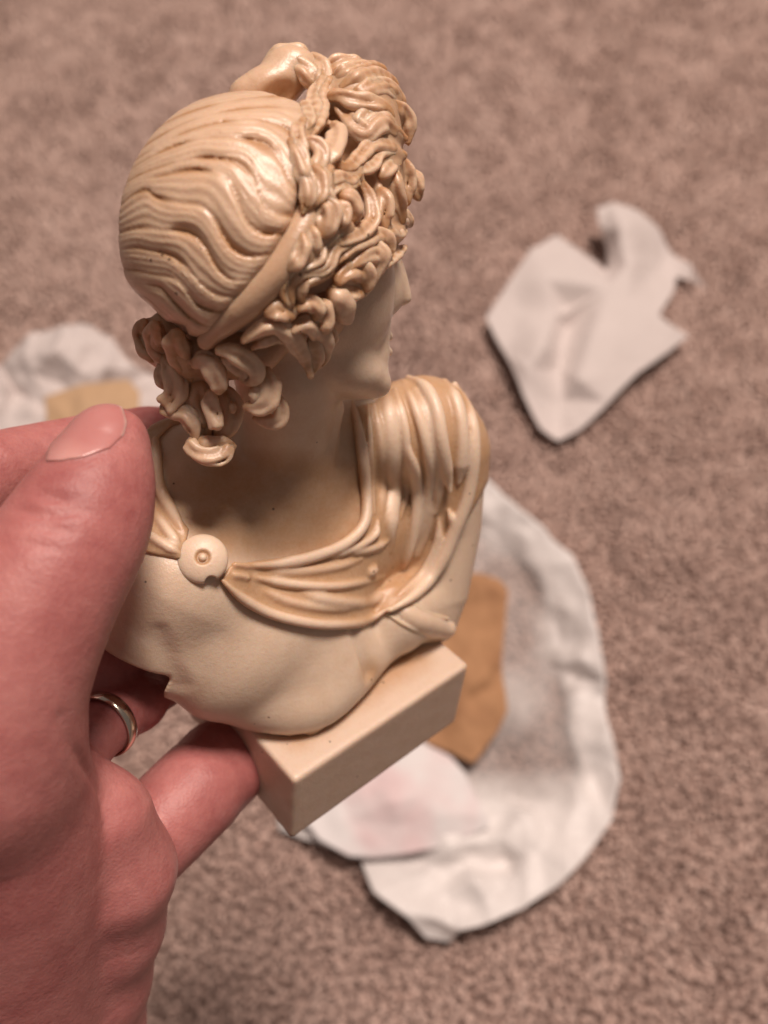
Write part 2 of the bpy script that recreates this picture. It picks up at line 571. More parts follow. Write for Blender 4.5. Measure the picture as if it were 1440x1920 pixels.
CC = P(476, 456, 60); CR_ = (233, 250, 222)
cf = Field(CC - [255, 262, 250], CC + [255, 275, 250], 3.0)
cf.ell(CC, CR_)
cap0 = cf.copy()
def on(field, path, lift, step=5.0, smooth=9):
    q = spline(path, step)
    z = np.array([field.hit(a, b) for a, b in q])
    k = min(smooth, len(z) // 2 * 2 - 1)
    if k >= 3:
        zp = np.r_[[z[0]] * (k // 2), z, [z[-1]] * (k // 2)]
        z = np.convolve(zp, np.ones(k) / k, 'valid')
    lift = np.interp(np.linspace(0, 1, len(z)), np.linspace(0, 1, np.size(lift)), np.atleast_1d(lift))
    return np.array([P(a, b, c + l) for (a, b), c, l in zip(q, z, lift)])
def taper(n, r, a=0.35, b=0.35, p=0.25):
    t = np.linspace(0, 1, n)
    e = np.minimum(1, np.minimum(a + t / p * (1 - a), b + (1 - t) / p * (1 - b)))
    return r * e

# lines between the waves of hair, top to bottom, as traced knots
WAVES = [
    [(0, 380), (150, 270), (300, 170), (450, 90), (600, 40), (750, 0), (900, -20), (1350, -40)],
    [(0, 440), (150, 330), (300, 235), (450, 160), (600, 110), (750, 75), (900, 50), (1050, 40), (1200, 40), (1350, 60)],
    [(0, 520), (150, 400), (300, 300), (450, 222), (600, 172), (750, 136), (900, 116), (1050, 108), (1200, 120), (1350, 145)],
    [(0, 570), (150, 450), (300, 355), (450, 285), (600, 235), (750, 205), (900, 192), (1050, 215), (1150, 265), (1200, 330), (1350, 520)],
    [(0, 600), (150, 490), (300, 410), (450, 350), (600, 318), (750, 312), (900, 335), (1000, 362), (1050, 400), (1100, 470), (1140, 570), (1190, 660), (1350, 800)],
    [(0, 660), (150, 570), (300, 515), (450, 474), (600, 460), (750, 472), (830, 495), (880, 530), (930, 610), (955, 700), (1000, 795), (1080, 842), (1170, 850), (1350, 900)],
    [(0, 690), (100, 620), (200, 590), (300, 572), (450, 535), (550, 528), (640, 545), (720, 585), (790, 670), (835, 790), (890, 905), (980, 965), (1090, 968), (1350, 960)],
    [(0, 800), (100, 705), (200, 668), (260, 715), (400, 755), (560, 782), (650, 864), (715, 980), (790, 1080), (900, 1125), (1060, 1095), (1350, 1050)],
    [(0, 960), (150, 930), (310, 945), (430, 948), (530, 988), (600, 1065), (650, 1160), (710, 1240), (790, 1285), (930, 1275), (1350, 1200)],
    [(0, 1080), (120, 1060), (230, 1080), (350, 1110), (450, 1170), (510, 1250), (570, 1320), (660, 1375), (770, 1390), (1000, 1370), (1350, 1300)],
    [(0, 1200), (130, 1215), (250, 1245), (350, 1258), (430, 1315), (500, 1400), (560, 1460), (700, 1495), (1000, 1480), (1350, 1400)],
    [(0, 1290), (120, 1300), (200, 1310), (290, 1320), (350, 1390), (420, 1470), (500, 1540), (700, 1600), (1350, 1560)],
    [(0, 1380), (100, 1370), (200, 1400), (300, 1490), (400, 1570), (600, 1690), (1350, 1700)],
    [(0, 1480), (200, 1500), (400, 1680), (1350, 1800)],
]
WX = np.arange(-60, 1420, 10.0)
WY = []
for w in WAVES:
    q = spline(w, 8.0)
    WY.append(np.interp(WX, q[:, 0], q[:, 1]))
WY = np.array(WY)
for k_ in range(1, len(WY)):
    WY[k_] = np.maximum(WY[k_], WY[k_ - 1] + 12)
def wave(px, py):
    """(height in units, 0..1 crest) of the combed waves at those sight lines"""
    cx = (px - 220) * 3.6; cy = (py - 170) * 3.6
    Yk = np.stack([np.interp(cx, WX, w) for w in WY])
    k = np.clip((Yk <= cy).sum(0) - 1, 0, len(WY) - 2)
    a = np.take_along_axis(Yk, k[None], 0)[0]; b = np.take_along_axis(Yk, k[None] + 1, 0)[0]
    t = np.clip((cy - a) / (b - a), 0, 1)
    t = t + 0.04 * np.sin(cx * .021 + k * 2.3) * t * (1 - t) * 4
    gap = (b - a) / 3.6
    A = np.clip(gap * 0.21, 1.3, 10) * np.interp(cx, [0, 160, 420, 900], [.35, .55, 1.0, 1.05])
    c_ = 0.5 - 0.5 * np.cos(2 * math.pi * np.clip(t, 0, 1))
    crest = c_ / (c_ + 0.28) * 1.28
    kn = np.where(t < .5, k, k + 1)
    g_ = np.clip(0.72 + 0.55 * np.sin(cx * .0105 + kn * 2.6) + .25 * np.sin(cx * .023 + kn * 1.3), .12, 1.15)
    crest = 1 - (1 - crest) * g_
    skew = 1 - 0.25 * t
    n3 = 3 + (k % 2)
    s3 = (t * n3) % 1.0
    fine = 0.5 - 0.5 * np.cos(2 * math.pi * s3)
    amp = (0.78 + 0.45 * np.sin(cx * .008 + k * 2.4)) * np.interp(k, [0, 3, 6], [.6, .75, 1.0])
    h = A * amp * (crest * skew - 0.55) + np.clip(gap * .045, .3, 1.8) * (fine - .5)
    return h, np.clip(crest * .8 + fine * .25, 0, 1)
m_ = np.abs(cf.D) < 45
ii = np.argwhere(m_); p_ = cf.lo + cf.h * ii
px_, py_ = to_px(p_[:, 0], p_[:, 1], p_[:, 2])
cf.D[m_] -= wave(px_, py_)[0].astype(np.float32)
# the cap ends at the ribbon and at the nape
band_line = H1((1330, 110), (1235, 640), (1180, 880), (1010, 1180), (800, 1430), (620, 1640), (545, 1665))
def clip_cap(f, poly, k=6):
    band = np.abs(f.D) < 30
    ii = np.argwhere(band)
    p = f.lo + f.h * ii
    px, py = to_px(p[:, 0], p[:, 1], p[:, 2])
    d = poly_dist(px, py, poly)
    v = f.D[band]
    f.D[band] = smax(v, d.astype(np.float32), k)
    rest = ~band & (f.D < 0)
    ii = np.argwhere(rest); p = f.lo + f.h * ii
    px, py = to_px(p[:, 0], p[:, 1], p[:, 2])
    f.D[rest] = np.maximum(f.D[rest], poly_dist(px, py, poly))
nape = H1((480, 1650), (455, 1590), (330, 1555), (220, 1450), (100, 1360), (60, 1330))
capoly = band_line + nape + [(150, 560), (150, 120), (560, 120)]
clip_cap(cf, capoly, 22)
def w_cap(V):
    px, py = to_px(V[:, 0], V[:, 1], V[:, 2])
    return np.clip(0.86 - wave(px, py)[1] * 0.88, 0.04, 0.85)
hair = mkf('hair', cf, M_HAIR, bust, {'wash': w_cap}, relax=1)

# --- ribbon round the head
hb = Field(P(350, 700, 330) - [60, 60, 400], P(700, 300, 0) + [60, 60, 420], 3.0)
for path, r in ((H1((1335, 700), (1270, 900), (1110, 1170), (900, 1400), (700, 1590), (600, 1690)), 26), (H1((1300, 840), (1160, 1110), (950, 1370), (760, 1560)), 22)):
    q = on(cap0, path, [-23, -22, -20, -22, -28])
    hb.chain(q, taper(len(q), r, .7, .6), 14)
mkf('ribbon', hb, M_HAIR, bust, {'wash': lambda V: np.full(len(V), 0.35)}, relax=3)

# --- locks of hair
hf = bf.copy()
hf.D = np.minimum(hf.D, 400)
rng = random.Random(5)
full = Field((-560, 60, -330), (120, 900, 330), 5)   # what the locks lie on
pts = np.stack(np.meshgrid(*[full.lo[i] + full.h * np.arange(full.n[i]) for i in range(3)], indexing='ij'), -1)
full.D = np.where((pts >= bf.lo).all(-1) & (pts <= bf.lo + bf.h * (bf.n - 1)).all(-1), bf.val(pts), 400).astype(np.float32)
full.ell(CC, CR_, None, 10)
base = Field((-560, 60, -330), (120, 900, 330), 4.2)
for f_ in (base, full):
    f_.ell(P(668, 232, 12), (76, 88, 96), None, 40)
    f_.ell(P(692, 350, 4), (66, 116, 102), None, 60)
    f_.ell(P(632, 470, 36), (98, 96, 90), None, 60)
    f_.ell(P(560, 592, 55), (88, 58, 74), None, 50)
    f_.ell(P(430, 660, 60), (95, 50, 60), None, 40)
    f_.ell(P(370, 730, 5), (50, 75, 40), None, 40)
    f_.ell(P(320, 640, -10), (50, 60, 50), None, 40)
full0 = full.copy()
CORES = []

def lock(path, r, lift=4, strands=4, z=None, spread=0.74, a=.45, b=.3, k=None, flat=1.0, name='curl', w0=0.5):
    q2 = spline(path, 4.0)
    if z is None:
        C = on(full0, path, lift, 4.0, 13)
    else:
        zz = np.interp(np.linspace(0, 1, len(q2)), np.linspace(0, 1, np.size(z)), np.atleast_1d(z))
        sf = np.array([full0.hit(x, y, -900.0) for x, y in q2]) - r * 0.28
        zz = np.maximum(zz, sf)
        kk = min(15, len(zz) // 2 * 2 - 1)
        zz = np.convolve(np.r_[[zz[0]] * (kk // 2), zz, [zz[-1]] * (kk // 2)], np.ones(kk) / kk, 'valid')
        C = np.array([P(x, y, c) for (x, y), c in zip(q2, zz)])
    r = r * 1.15
    s = sc(C.mean(0)); R = r * s
    T = np.gradient(C, axis=0); T /= np.linalg.norm(T, axis=1)[:, None] + 1e-9
    nrm = np.cross(T, [0, 0, 1.0]); nrm /= np.linalg.norm(nrm, axis=1)[:, None] + 1e-9
    n = len(C); t = np.linspace(0, 1, n)
    env = taper(n, 1.0, a, b, 0.3)
    CORES.append((C - np.outer(R * 0.58 * env, [0, 0, 1.0]), R * 0.85 * env))
    m = R * 2.0 + 12
    ph0 = rng.uniform(0, 6.28)
    f = Field(C.min(0) - m, C.max(0) + m, 2.4)
    if strands == 1:
        f.chain(C, R * env, 0)
    else:
        ph = rng.uniform(0, 6.28)
        strands = 4 if strands == 2 else 5
        rs = R * (0.40 if strands == 4 else 0.32)
        for j in range(strands):
            o = (j / (strands - 1) - 0.5) * 2 * spread
            wob = 0.10 * np.sin(t * 7 + ph + j * 2.1)
            hgt = R * (0.50 * math.sqrt(max(0, 1 - o * o)) + 0.13 * np.sin(t * 5 + ph + j * 1.7)) * flat
            cc = C + nrm * (R * (o + wob) * env)[:, None] + np.outer(hgt * env, [0, 0, 1.0])
            f.chain(cc, rs * env * (1 + 0.18 * math.sin(j * 3 + ph)), 2.0 if j else 0)
        f.chain(C - np.outer(R * 0.45 * env, [0, 0, 1.0]), R * 0.70 * env, R * 0.10)
    sl, X, Y, Z = f.crop(f.lo, f.lo + f.h * f.n)
    f.D += (R * 0.13) * np.sin(X * .11 + ph0) * np.sin(Y * .10 + 2 * ph0) * np.sin(Z * .12 + 1)
    def wsh(V):
        b_ = full0.val(V) / (R * 1.2)
        # how far down the lock's flank the vertex sits: pigment stayed between the strands
        d = np.full(len(V), 1e9)
        for s0 in range(0, n, 3):
            d = np.minimum(d, np.linalg.norm(V - C[s0], axis=1))
        return np.clip(w0 - (d / R - 0.85) * 1.2 - np.clip(b_, -0.3, 0.5) * 0.3, 0.03, 0.8)
    o = mkf(name, f, M_HAIR, hair, {'wash': wsh}, relax=3)
    return o

k2 = 1 / 3.789; k4 = 1 / 3.6
# bow of hair on top
bw = Field(P(400, 230, 90) - [30, 30, 130], P(640, 90, 0) + [30, 40, 160], 2.6)
rz = math.radians(28)
RW = np.array([[math.cos(rz), math.sin(rz), 0], [-math.sin(rz), math.cos(rz), 0], [0, 0, 1.0]])
bw.ell(P(500, 172, 40), (78, 42, 48), RW)
bw.ell(P(545, 128, 35), (52, 36, 42), None, 16)
bw.ell(P(460, 180, 45), (26, 24, 34), None, 12)
bw.ell(P(528, 168, 92), (46, 22, 40), RW, 10, 'cut')
bw.chain([P(*H2((600, 130))[0], 75), P(*H2((575, 200))[0], 85), P(*H2((600, 280))[0], 90)], [4, 5, 4], 5, 'cut')
def w_bow(V):
    px, py = to_px(V[:, 0], V[:, 1], V[:, 2])
    return np.clip(0.12 + 0.7 * np.exp(-(((px - 533) / 42) ** 2 + ((py - 170) / 22) ** 2)), 0, .8)
mkf('hair_bow', bw, M_HAIR, hair, {'wash': w_bow}, relax=2)
lock(H2((335, 190), (350, 120), (430, 85), (540, 85), (640, 150)), 15, z=[50, 50, 40, 30, 30], strands=2)
lock(H2((430, 130), (520, 170), (590, 230), (650, 330)), 17, z=[60, 60, 60, 70], strands=3)
lock(H2((560, 110), (640, 130), (700, 190), (690, 280), (640, 360)), 16, z=[30, 40, 50, 65, 80], strands=3)
lock(H2((680, 200), (690, 300), (650, 400), (640, 500), (590, 600)), 14, z=[60, 80, 95, 105, 110], strands=3)
lock(H2((760, 260), (700, 380), (700, 500), (640, 620), (590, 680)), 13, z=[70, 95, 115, 122, 120], strands=2)
# crown of locks above the forehead
lock(H2((690, 210), (820, 170), (960, 165), (1040, 180)), 16, z=[30, 30, 20, 0])
lock(H2((740, 290), (860, 230), (1000, 190), (1110, 180), (1150, 210)), 15, z=[60, 55, 40, 20, 0])
lock(H2((830, 330), (940, 270), (1070, 240), (1190, 280), (1230, 330)), 16, z=[75, 65, 45, 20, 0])
lock(H2((930, 370), (1060, 330), (1160, 330), (1240, 400), (1270, 480)), 16, z=[80, 65, 45, 15, -5])
lock(H2((740, 390), (830, 390), (930, 430), (1040, 455), (1150, 480), (1200, 540)), 17, z=[105, 112, 105, 90, 70, 50])
lock(H2((1190, 430), (1270, 520), (1300, 620), (1310, 720)), 15, z=[20, 0, -10, -10])
lock(H2((800, 430), (870, 530), (940, 620), (1010, 660), (1070, 600), (1140, 570), (1220, 630), (1300, 690)), 17, z=[95, 100, 108, 115, 112, 95, 70, 35])
lock(H2((1060, 480), (960, 560), (980, 620)), 12, z=[95, 110, 115], strands=2)
lock(H2((775, 575), (815, 640), (790, 740), (725, 820), (680, 880)), 17, z=[140, 160, 162, 150, 135], strands=2, b=.55, w0=.25)
lock(H2((560, 700), (640, 720), (690, 800), (650, 900), (600, 960)), 13, z=[125, 128, 120, 115, 112], strands=2)
lock(H2((800, 860), (900, 880), (980, 800), (1060, 740), (1170, 745), (1290, 800)), 15, z=[110, 112, 115, 110, 85, 40])
lock(H2((860, 930), (980, 900), (1060, 870), (1110, 790), (1200, 775), (1280, 815)), 11, z=[112, 112, 108, 105, 80, 45], strands=2)
lock(H2((700, 1060), (740, 990), (830, 960), (900, 985), (980, 930)), 12, z=[118, 122, 122, 118, 112])
lock(H2((720, 1130), (760, 1060), (820, 1020), (890, 1030), (970, 1000)), 9, z=[120, 124, 124, 118, 110], strands=2)
lock(H2((575, 540), (520, 640), (540, 760), (600, 860)), 14, lift=3)
lock(H2((470, 690), (530, 800), (560, 940), (610, 1060)), 15, lift=2)
lock(H2((520, 860), (590, 980), (600, 1100), (560, 1220)), 14, lift=3)
lock(H2((560, 420), (600, 520), (580, 640)), 12, lift=4)
lock(H2((640, 880), (700, 960), (690, 1080), (620, 1160)), 16, lift=6)
lock(H2((760, 880), (700, 1000), (740, 1110), (720, 1210)), 14, lift=8)
lock(H2((690, 1110), (745, 1200), (735, 1300), (680, 1390)), 19, lift=6)
lock(H2((790, 1140), (835, 1230), (800, 1330)), 18, lift=5)
lock(H2((830, 1080), (900, 1130), (930, 1200), (920, 1270)), 17, lift=2, strands=3)
lock(H2((960, 960), (1020, 1060), (1050, 1170), (1045, 1270), (970, 1345), (850, 1390), (760, 1440), (715, 1530)), 14, z=[115, 118, 116, 112, 112, 112, 112, 108])
lock(H2((900, 1310), (800, 1350), (720, 1420), (690, 1500)), 10, z=[104, 106, 108, 106], strands=2)
lock(H2((1110, 1040), (1150, 1140), (1130, 1240), (1150, 1320)), 17, z=[80, 80, 80, 75])
lock(H2((1200, 900), (1220, 1040), (1240, 1180), (1270, 1300)), 17, z=[40, 40, 40, 30])
lock(H2((1320, 910), (1360, 980), (1375, 1060), (1390, 1120)), 14, z=[-10, -15, -20, -25])
lock(H2((1270, 830), (1300, 930), (1290, 1050), (1310, 1150)), 15, z=[0, 0, 0, -10])
lock(H2((1220, 1200), (1290, 1250), (1325, 1290)), 13, z=[20, 0, -20], strands=2, b=.6)
lock(H2((1100, 960), (1180, 880), (1250, 860)), 12, z=[70, 55, 30], strands=2)
# temple
lock(H3((890, 170), (780, 225), (700, 300), (685, 400), (600, 440), (490, 455), (430, 540), (410, 640), (450, 730)), 11, z=[100, 104, 108, 112, 116, 120, 122, 122, 116])
lock(H3((1010, 235), (900, 285), (790, 335), (745, 430), (690, 480), (570, 495), (490, 570), (480, 660), (490, 730)), 12, z=[104, 106, 106, 106, 108, 112, 114, 114, 110])
lock(H3((760, 500), (650, 535), (575, 570), (545, 650), (570, 730)), 12, z=[98, 104, 110, 112, 108])
lock(H3((560, 230), (560, 330), (520, 420), (440, 480)), 17, lift=2, w0=.3)
lock(H3((620, 170), (640, 280), (620, 380)), 14, lift=2, w0=.3)
lock(H3((800, 420), (900, 330), (1020, 270), (1110, 240), (1165, 290), (1170, 360), (1100, 430)), 14, z=[70, 70, 66, 60, 50, 42, 40])
lock(H3((860, 480), (950, 400), (1060, 350), (1100, 400), (1060, 480), (1040, 560), (1000, 640)), 18, z=[70, 68, 62, 50, 46, 44, 36])
lock(H3((800, 560), (880, 500), (960, 490), (1000, 560), (960, 640)), 20, z=[70, 68, 60, 50, 40])
lock(H3((780, 600), (850, 640), (920, 640), (1000, 650)), 15, z=[60, 58, 50, 36], strands=2)
lock(H3((1290, 310), (1220, 360), (1140, 430), (1080, 470)), 11, z=[-30, -20, -5, 5], strands=2)
lock(H3((1130, 180), (1230, 220), (1290, 180)), 13, z=[35, 10, -15], strands=2)
lock(H3((760, 640), (820, 690), (850, 760), (850, 810)), 21, z=[90, 92, 92, 84], strands=1, b=.75, w0=.15)
lock(H3((640, 700), (700, 760), (720, 850), (640, 880)), 18, z=[95, 92, 82, 84])
lock(H3((520, 760), (600, 720), (660, 760), (640, 840)), 14, z=[104, 106, 102, 92])
lock(H3((300, 790), (380, 770), (460, 800), (500, 820)), 15, z=[120, 122, 118, 110], strands=2)
lock(H3((130, 985), (240, 915), (350, 875), (450, 930), (530, 1030), (585, 1130), (620, 1240)), 15, z=[112, 126, 132, 128, 120, 112, 100], strands=2, w0=.2)
lock(H3((200, 1040), (300, 985), (400, 960), (480, 1030)), 9, z=[112, 118, 120, 112], strands=2)
lock(H3((470, 900), (560, 870), (650, 890), (700, 970), (710, 1070), (690, 1160)), 17, z=[105, 112, 114, 112, 104, 94], strands=2, w0=.2)
lock(H3((620, 950), (650, 1040), (640, 1130), (640, 1200)), 14, z=[112, 112, 106, 98], strands=2)
lock(H3((740, 880), (770, 950), (760, 1020)), 9, z=[60, 40, 25], strands=2)
# behind the ear and at the nape
lock(H4((600, 350), (690, 350), (790, 400), (860, 470), (860, 550), (790, 575)), 15, z=[132, 136, 138, 136, 128, 120], strands=2, w0=.2)
lock(H4((640, 400), (720, 440), (780, 500), (760, 550)), 12, z=[128, 132, 130, 122], strands=2, w0=.2)
lock(H4((440, 440), (530, 420), (590, 480), (610, 560), (615, 610)), 18, z=[112, 128, 132, 124, 112], strands=2, b=.7, w0=.15)
lock(H4((930, 480), (960, 580), (950, 670), (890, 720), (780, 730)), 17, z=[104, 106, 102, 98, 92], strands=2, w0=.2)
lock(H4((830, 600), (870, 660), (850, 720)), 12, z=[108, 108, 100], strands=2, w0=.2)
lock(H4((1000, 640), (1030, 740), (1010, 820), (930, 830), (850, 800)), 12, z=[70, 66, 60, 58, 54], strands=2, w0=.3)
lock(H4((550, 620), (570, 740), (600, 860)), 13, z=[80, 80, 74], strands=2, b=.9, w0=.3)
lock(H4((700, 700), (710, 770)), 7, z=[70, 66], strands=1)
lock(H4((250, 380), (310, 470), (340, 570), (320, 660), (260, 720)), 20, z=[40, 52, 56, 52, 44], strands=3, b=.8, w0=.3)
lock(H4((230, 440), (240, 540), (270, 620)), 12, z=[30, 36, 40], strands=2)
lock(H4((225, 750), (300, 770), (390, 790), (440, 870), (460, 960)), 14, z=[40, 44, 46, 46, 44], strands=2, w0=.3)
lock(H4((300, 720), (400, 700), (470, 760), (520, 880)), 17, z=[30, 34, 36, 36], strands=2)
lock(H4((420, 980), (470, 1040), (560, 1070), (640, 1060), (690, 1000)), 16, z=[46, 50, 50, 46, 40], strands=3, a=.8, b=.6, w0=.3)
lock(H4((460, 960), (560, 980), (660, 980), (720, 990)), 13, z=[40, 44, 42, 34], strands=2)
lock(H4((640, 600), (680, 720), (660, 860), (600, 960)), 22, z=[10, 12, 16, 20], strands=3)
lock(H4((480, 560), (470, 680), (500, 820), (540, 940)), 22, z=[20, 20, 22, 26], strands=3)
lock(H4((120, 150), (90, 230), (120, 340), (200, 430)), 15, z=[-10, -20, -20, 0], strands=3)
lock(H4((200, 170), (190, 280), (240, 380), (300, 440)), 20, z=[0, 0, 5, 20], strands=3)
lock(H4((330, 220), (340, 330), (380, 440), (420, 540)), 22, z=[20, 20, 22, 30], strands=3)

for c_, r_ in CORES:
    base.chain(c_[::2] if len(c_) > 6 else c_, r_[::2] if len(r_) > 6 else r_, 12)
mkf('hair_mass', base, M_HAIR, hair, {'wash': lambda V: np.full(len(V), .5)}, relax=2)

# --- drapery
dpoly = C3((835, 130), (862, 300), (885, 500), (872, 580), (800, 645), (690, 695), (440, 728), (370, 745), (340, 800), (420, 880), (540, 945), (700, 985), (850, 985), (930, 960), (1010, 915), (1110, 870), (1210, 740), (1290, 560), (1420, 330), (1400, 60), (1200, -40), (1000, -40), (985, 60), (930, 110))
lpoly = C3((20, 180), (180, 165), (100, 250), (110, 400), (150, 520), (215, 600), (190, 720), (40, 690), (20, 500))
df = Field(P(240, 1260, -100) - [100, 60, 700], P(930, 660, -500) + [160, 90, 560], 3.6)
# resample the body into the finer grid, thickened
for i in range(df.n[0]):
    g = np.stack(np.meshgrid(df.lo[0] + df.h * i, df.lo[1] + df.h * np.arange(df.n[1]), df.lo[2] + df.h * np.arange(df.n[2]), indexing='ij'), -1)
    df.D[i] = bf.val(g)[0]
raw = df.copy()
dr = df.copy(); dr.D = dr.D - 9
def clip2(f, poly, k):
    m = (f.D < 25)
    ii = np.argwhere(m); p = f.lo + f.h * ii
    px, py = to_px(p[:, 0], p[:, 1], p[:, 2])
    f.D[m] = smax(f.D[m], poly_dist(px, py, poly).astype(np.float32), k)
dl = df.copy(); dl.D = dl.D - 9
sl, X, Y, Z = dr.crop(dr.lo, dr.lo + dr.h * dr.n)
pxg, pyg = to_px(X, Y, Z)
dr.D = np.where((pxg < 775) & (pyg < 800) & (Z > -225), np.float32(60), dr.D).astype(np.float32)
clip2(dr, dpoly, 6); clip2(dl, lpoly, 6)
# keep cloth a shell: nothing deeper than a little under the skin
for d_ in (dr, dl):
    d_.D = np.maximum(d_.D, -(raw.D + 14))
folds_r = [
    (C3((845, 110), (868, 200), (885, 320), (900, 480), (890, 580), (820, 655), (700, 705), (560, 735), (440, 742)), 10, 13),
    (C3((905, 110), (915, 280), (920, 430), (932, 540)), 5, 12),
    (C3((945, 570), (935, 620), (880, 660), (760, 710)), 7, 10),
    (C3((1010, 60), (1045, 200), (1055, 330), (1050, 450), (1030, 560)), 8, 10),
    (C3((975, 60), (990, 240), (995, 420), (980, 560), (985, 680)), 20, -8),
    (C3((1062, 290), (1088, 400), (1095, 500), (1072, 640), (1035, 740), (990, 782)), 11, 19),
    (C3((1040, 30), (1100, 170), (1138, 330), (1140, 450), (1110, 600), (1060, 720)), 9, 10),
    (C3((1060, 15), (1125, 55), (1168, 140), (1192, 280), (1222, 455)), 12, 19),
    (C3((1240, 40), (1295, 150), (1312, 300), (1290, 470), (1235, 620), (1180, 740), (1090, 850), (990, 915)), 12, 14),
    (C3((1216, 530), (1232, 590), (1205, 680)), 7, 12),
    (C3((1180, 560), (1170, 660), (1110, 780), (1020, 860)), 8, 9),
    (C3((455, 785), (600, 812), (740, 822), (830, 815), (965, 785)), 8, 11),
    (C3((345, 800), (420, 868), (540, 930), (700, 966), (840, 966), (920, 945), (985, 905)), 9, 11),
    (C3((640, 850), (780, 880), (900, 880), (1000, 830)), 12, 2),
    (C3((380, 775), (450, 790)), 6, 8), (C3((380, 735), (450, 745)), 5, 8),
    (C3((900, 770), (930, 752)), 11, 8),
    (C3((930, 120), (950, 260), (955, 420), (955, 560)), 9, 3), (C3((1085, 60), (1130, 160), (1165, 300), (1180, 420), (1165, 540)), 10, 5),
    (C3((1200, 30), (1250, 140), (1265, 280), (1255, 420)), 14, 4), (C3((1150, 470), (1130, 600), (1070, 740)), 10, 4),
    (C3((500, 765), (640, 765), (780, 745), (880, 715)), 9, 3), (C3((480, 830), (600, 880), (740, 905), (880, 900)), 9, 3),
    (C3((820, 690), (900, 680), (980, 650)), 8, 6),
]
folds_l = [
    (C3((85, 250), (92, 400), (130, 500), (190, 605)), 11, 8),
    (C3((70, 520), (120, 590), (175, 665)), 9, 10),
    (C3((40, 610), (100, 650), (170, 690)), 9, 8),
    (C3((60, 230), (120, 200), (180, 185)), 10, 8),
]
raw2 = raw.copy()
raw2.D = np.where((pxg < 775) & (pyg < 800) & (Z > -225), np.float32(60), raw2.D).astype(np.float32)
for f_, f0, lst in ((dr, raw2, folds_r), (dl, raw, folds_l)):
    for path, r, lift in lst:
        q = on(f0, path, 6 + lift * .95)
        f_.chain(q, taper(len(q), r * 1.1 * sc(q.mean(0)), .4, .35, .18), 5.5)
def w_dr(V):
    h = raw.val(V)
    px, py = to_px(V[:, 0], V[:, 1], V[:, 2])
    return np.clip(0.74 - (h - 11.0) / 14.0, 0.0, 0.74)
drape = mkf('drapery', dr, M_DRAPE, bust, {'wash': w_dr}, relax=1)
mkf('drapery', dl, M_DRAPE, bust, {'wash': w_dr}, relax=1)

# --- brooch
bc = C3((268, 718))[0]
zb = bf.hit(*bc)
cb = P(bc[0], bc[1], zb)
e = 6.0
nb = np.array([bf.val(cb + np.eye(3)[i] * e) - bf.val(cb - np.eye(3)[i] * e) for i in range(3)])
nb = nb / np.linalg.norm(nb); nb = nb * 0.6 + np.array([-0.05, 0.1, 0.79]); nb /= np.linalg.norm(nb)
t1 = np.cross(nb, [0, 1, 0]); t1 /= np.linalg.norm(t1); t2 = np.cross(nb, t1)
RB = np.stack([t1, t2, nb]); rb = 47 * sc(cb)
gf = Field(cb - 90, cb + 90, 1.8)
gf.ell(cb + nb * 8, (rb, rb, 20), RB)
gf.ell(cb + nb * 31, (rb * .33, rb * .33, 12), RB, 3, 'cut')
gf.ell(cb + nb * 22, (8, 8, 8), RB, 2)
gf.ell(cb + nb * 14 + t1 * 0, (1, 1, 1), RB)
vb = P(*C3((300, 808))[0], zb) - cb
gf.ell(cb + vb + nb * 12, (12, 12, 22), RB, 3, 'cut')
def w_br(V):
    q = (V - cb) @ RB.T
    r_ = np.hypot(q[:, 0], q[:, 1]) / rb
    return np.clip(0.9 - np.abs(r_ - .24) * 6, 0, .9) + np.clip((r_ - .93) * 3, 0, .6)
mkf('brooch', gf, M_DRAPE, bust, {'wash': w_br}, relax=1)

# --- band on the left arm
af = Field(P(690, 1260, -300) - [40, 40, 360], P(880, 1100, -600) + [60, 60, 360], 3)
for path, r, l_ in ((C3((975, 925), (1055, 975), (1140, 1012), (1205, 1022)), 4, 3), (C3((1065, 875), (1115, 912), (1160, 932), (1215, 946)), 4, 3), (C3((1010, 900), (1080, 945), (1150, 972), (1210, 984)), 22, -19)):
    q = on(bf, path, l_)
    af.chain(q, taper(len(q), r * sc(q.mean(0)), .8, .8), 3)
mkf('arm_band', af, M_BODY, bust, {'wash': lambda V: np.full(len(V), .15)}, relax=1)
# ================================================================== the floor
crn = np.array([G(x, y) for x, y in ((-160, -200), (1600, -200), (-160, 2100), (1600, 2100))])
lo, hi = crn.min(0), crn.max(0)
m_carp, nt, b = newmat('carpet_backing')
b.inputs['Roughness'].default_value = 1.0
p = wcoord(nt)
nn = noise(nt, p, 150, 4, .7)
nt.links.new(ramp(nt, nn, [(.3, (0.22, 0.155, 0.135)), (.5, (0.40, 0.29, 0.25)), (.7, (0.52, 0.385, 0.335))]), b.inputs['Base Color'])
nt.links.new(bump(nt, nn, .8, .008), b.inputs['Normal'])
bpy_v = [(-6, -6, 0), (6, -6, 0), (6, 6, 0), (-6, 6, 0)]
ca = mk('carpet', np.array(bpy_v, float), [(0, 1, 2, 3)], m_carp, None, smooth=False, origin=(0, 0, 0))
tag(ca, kind='structure')

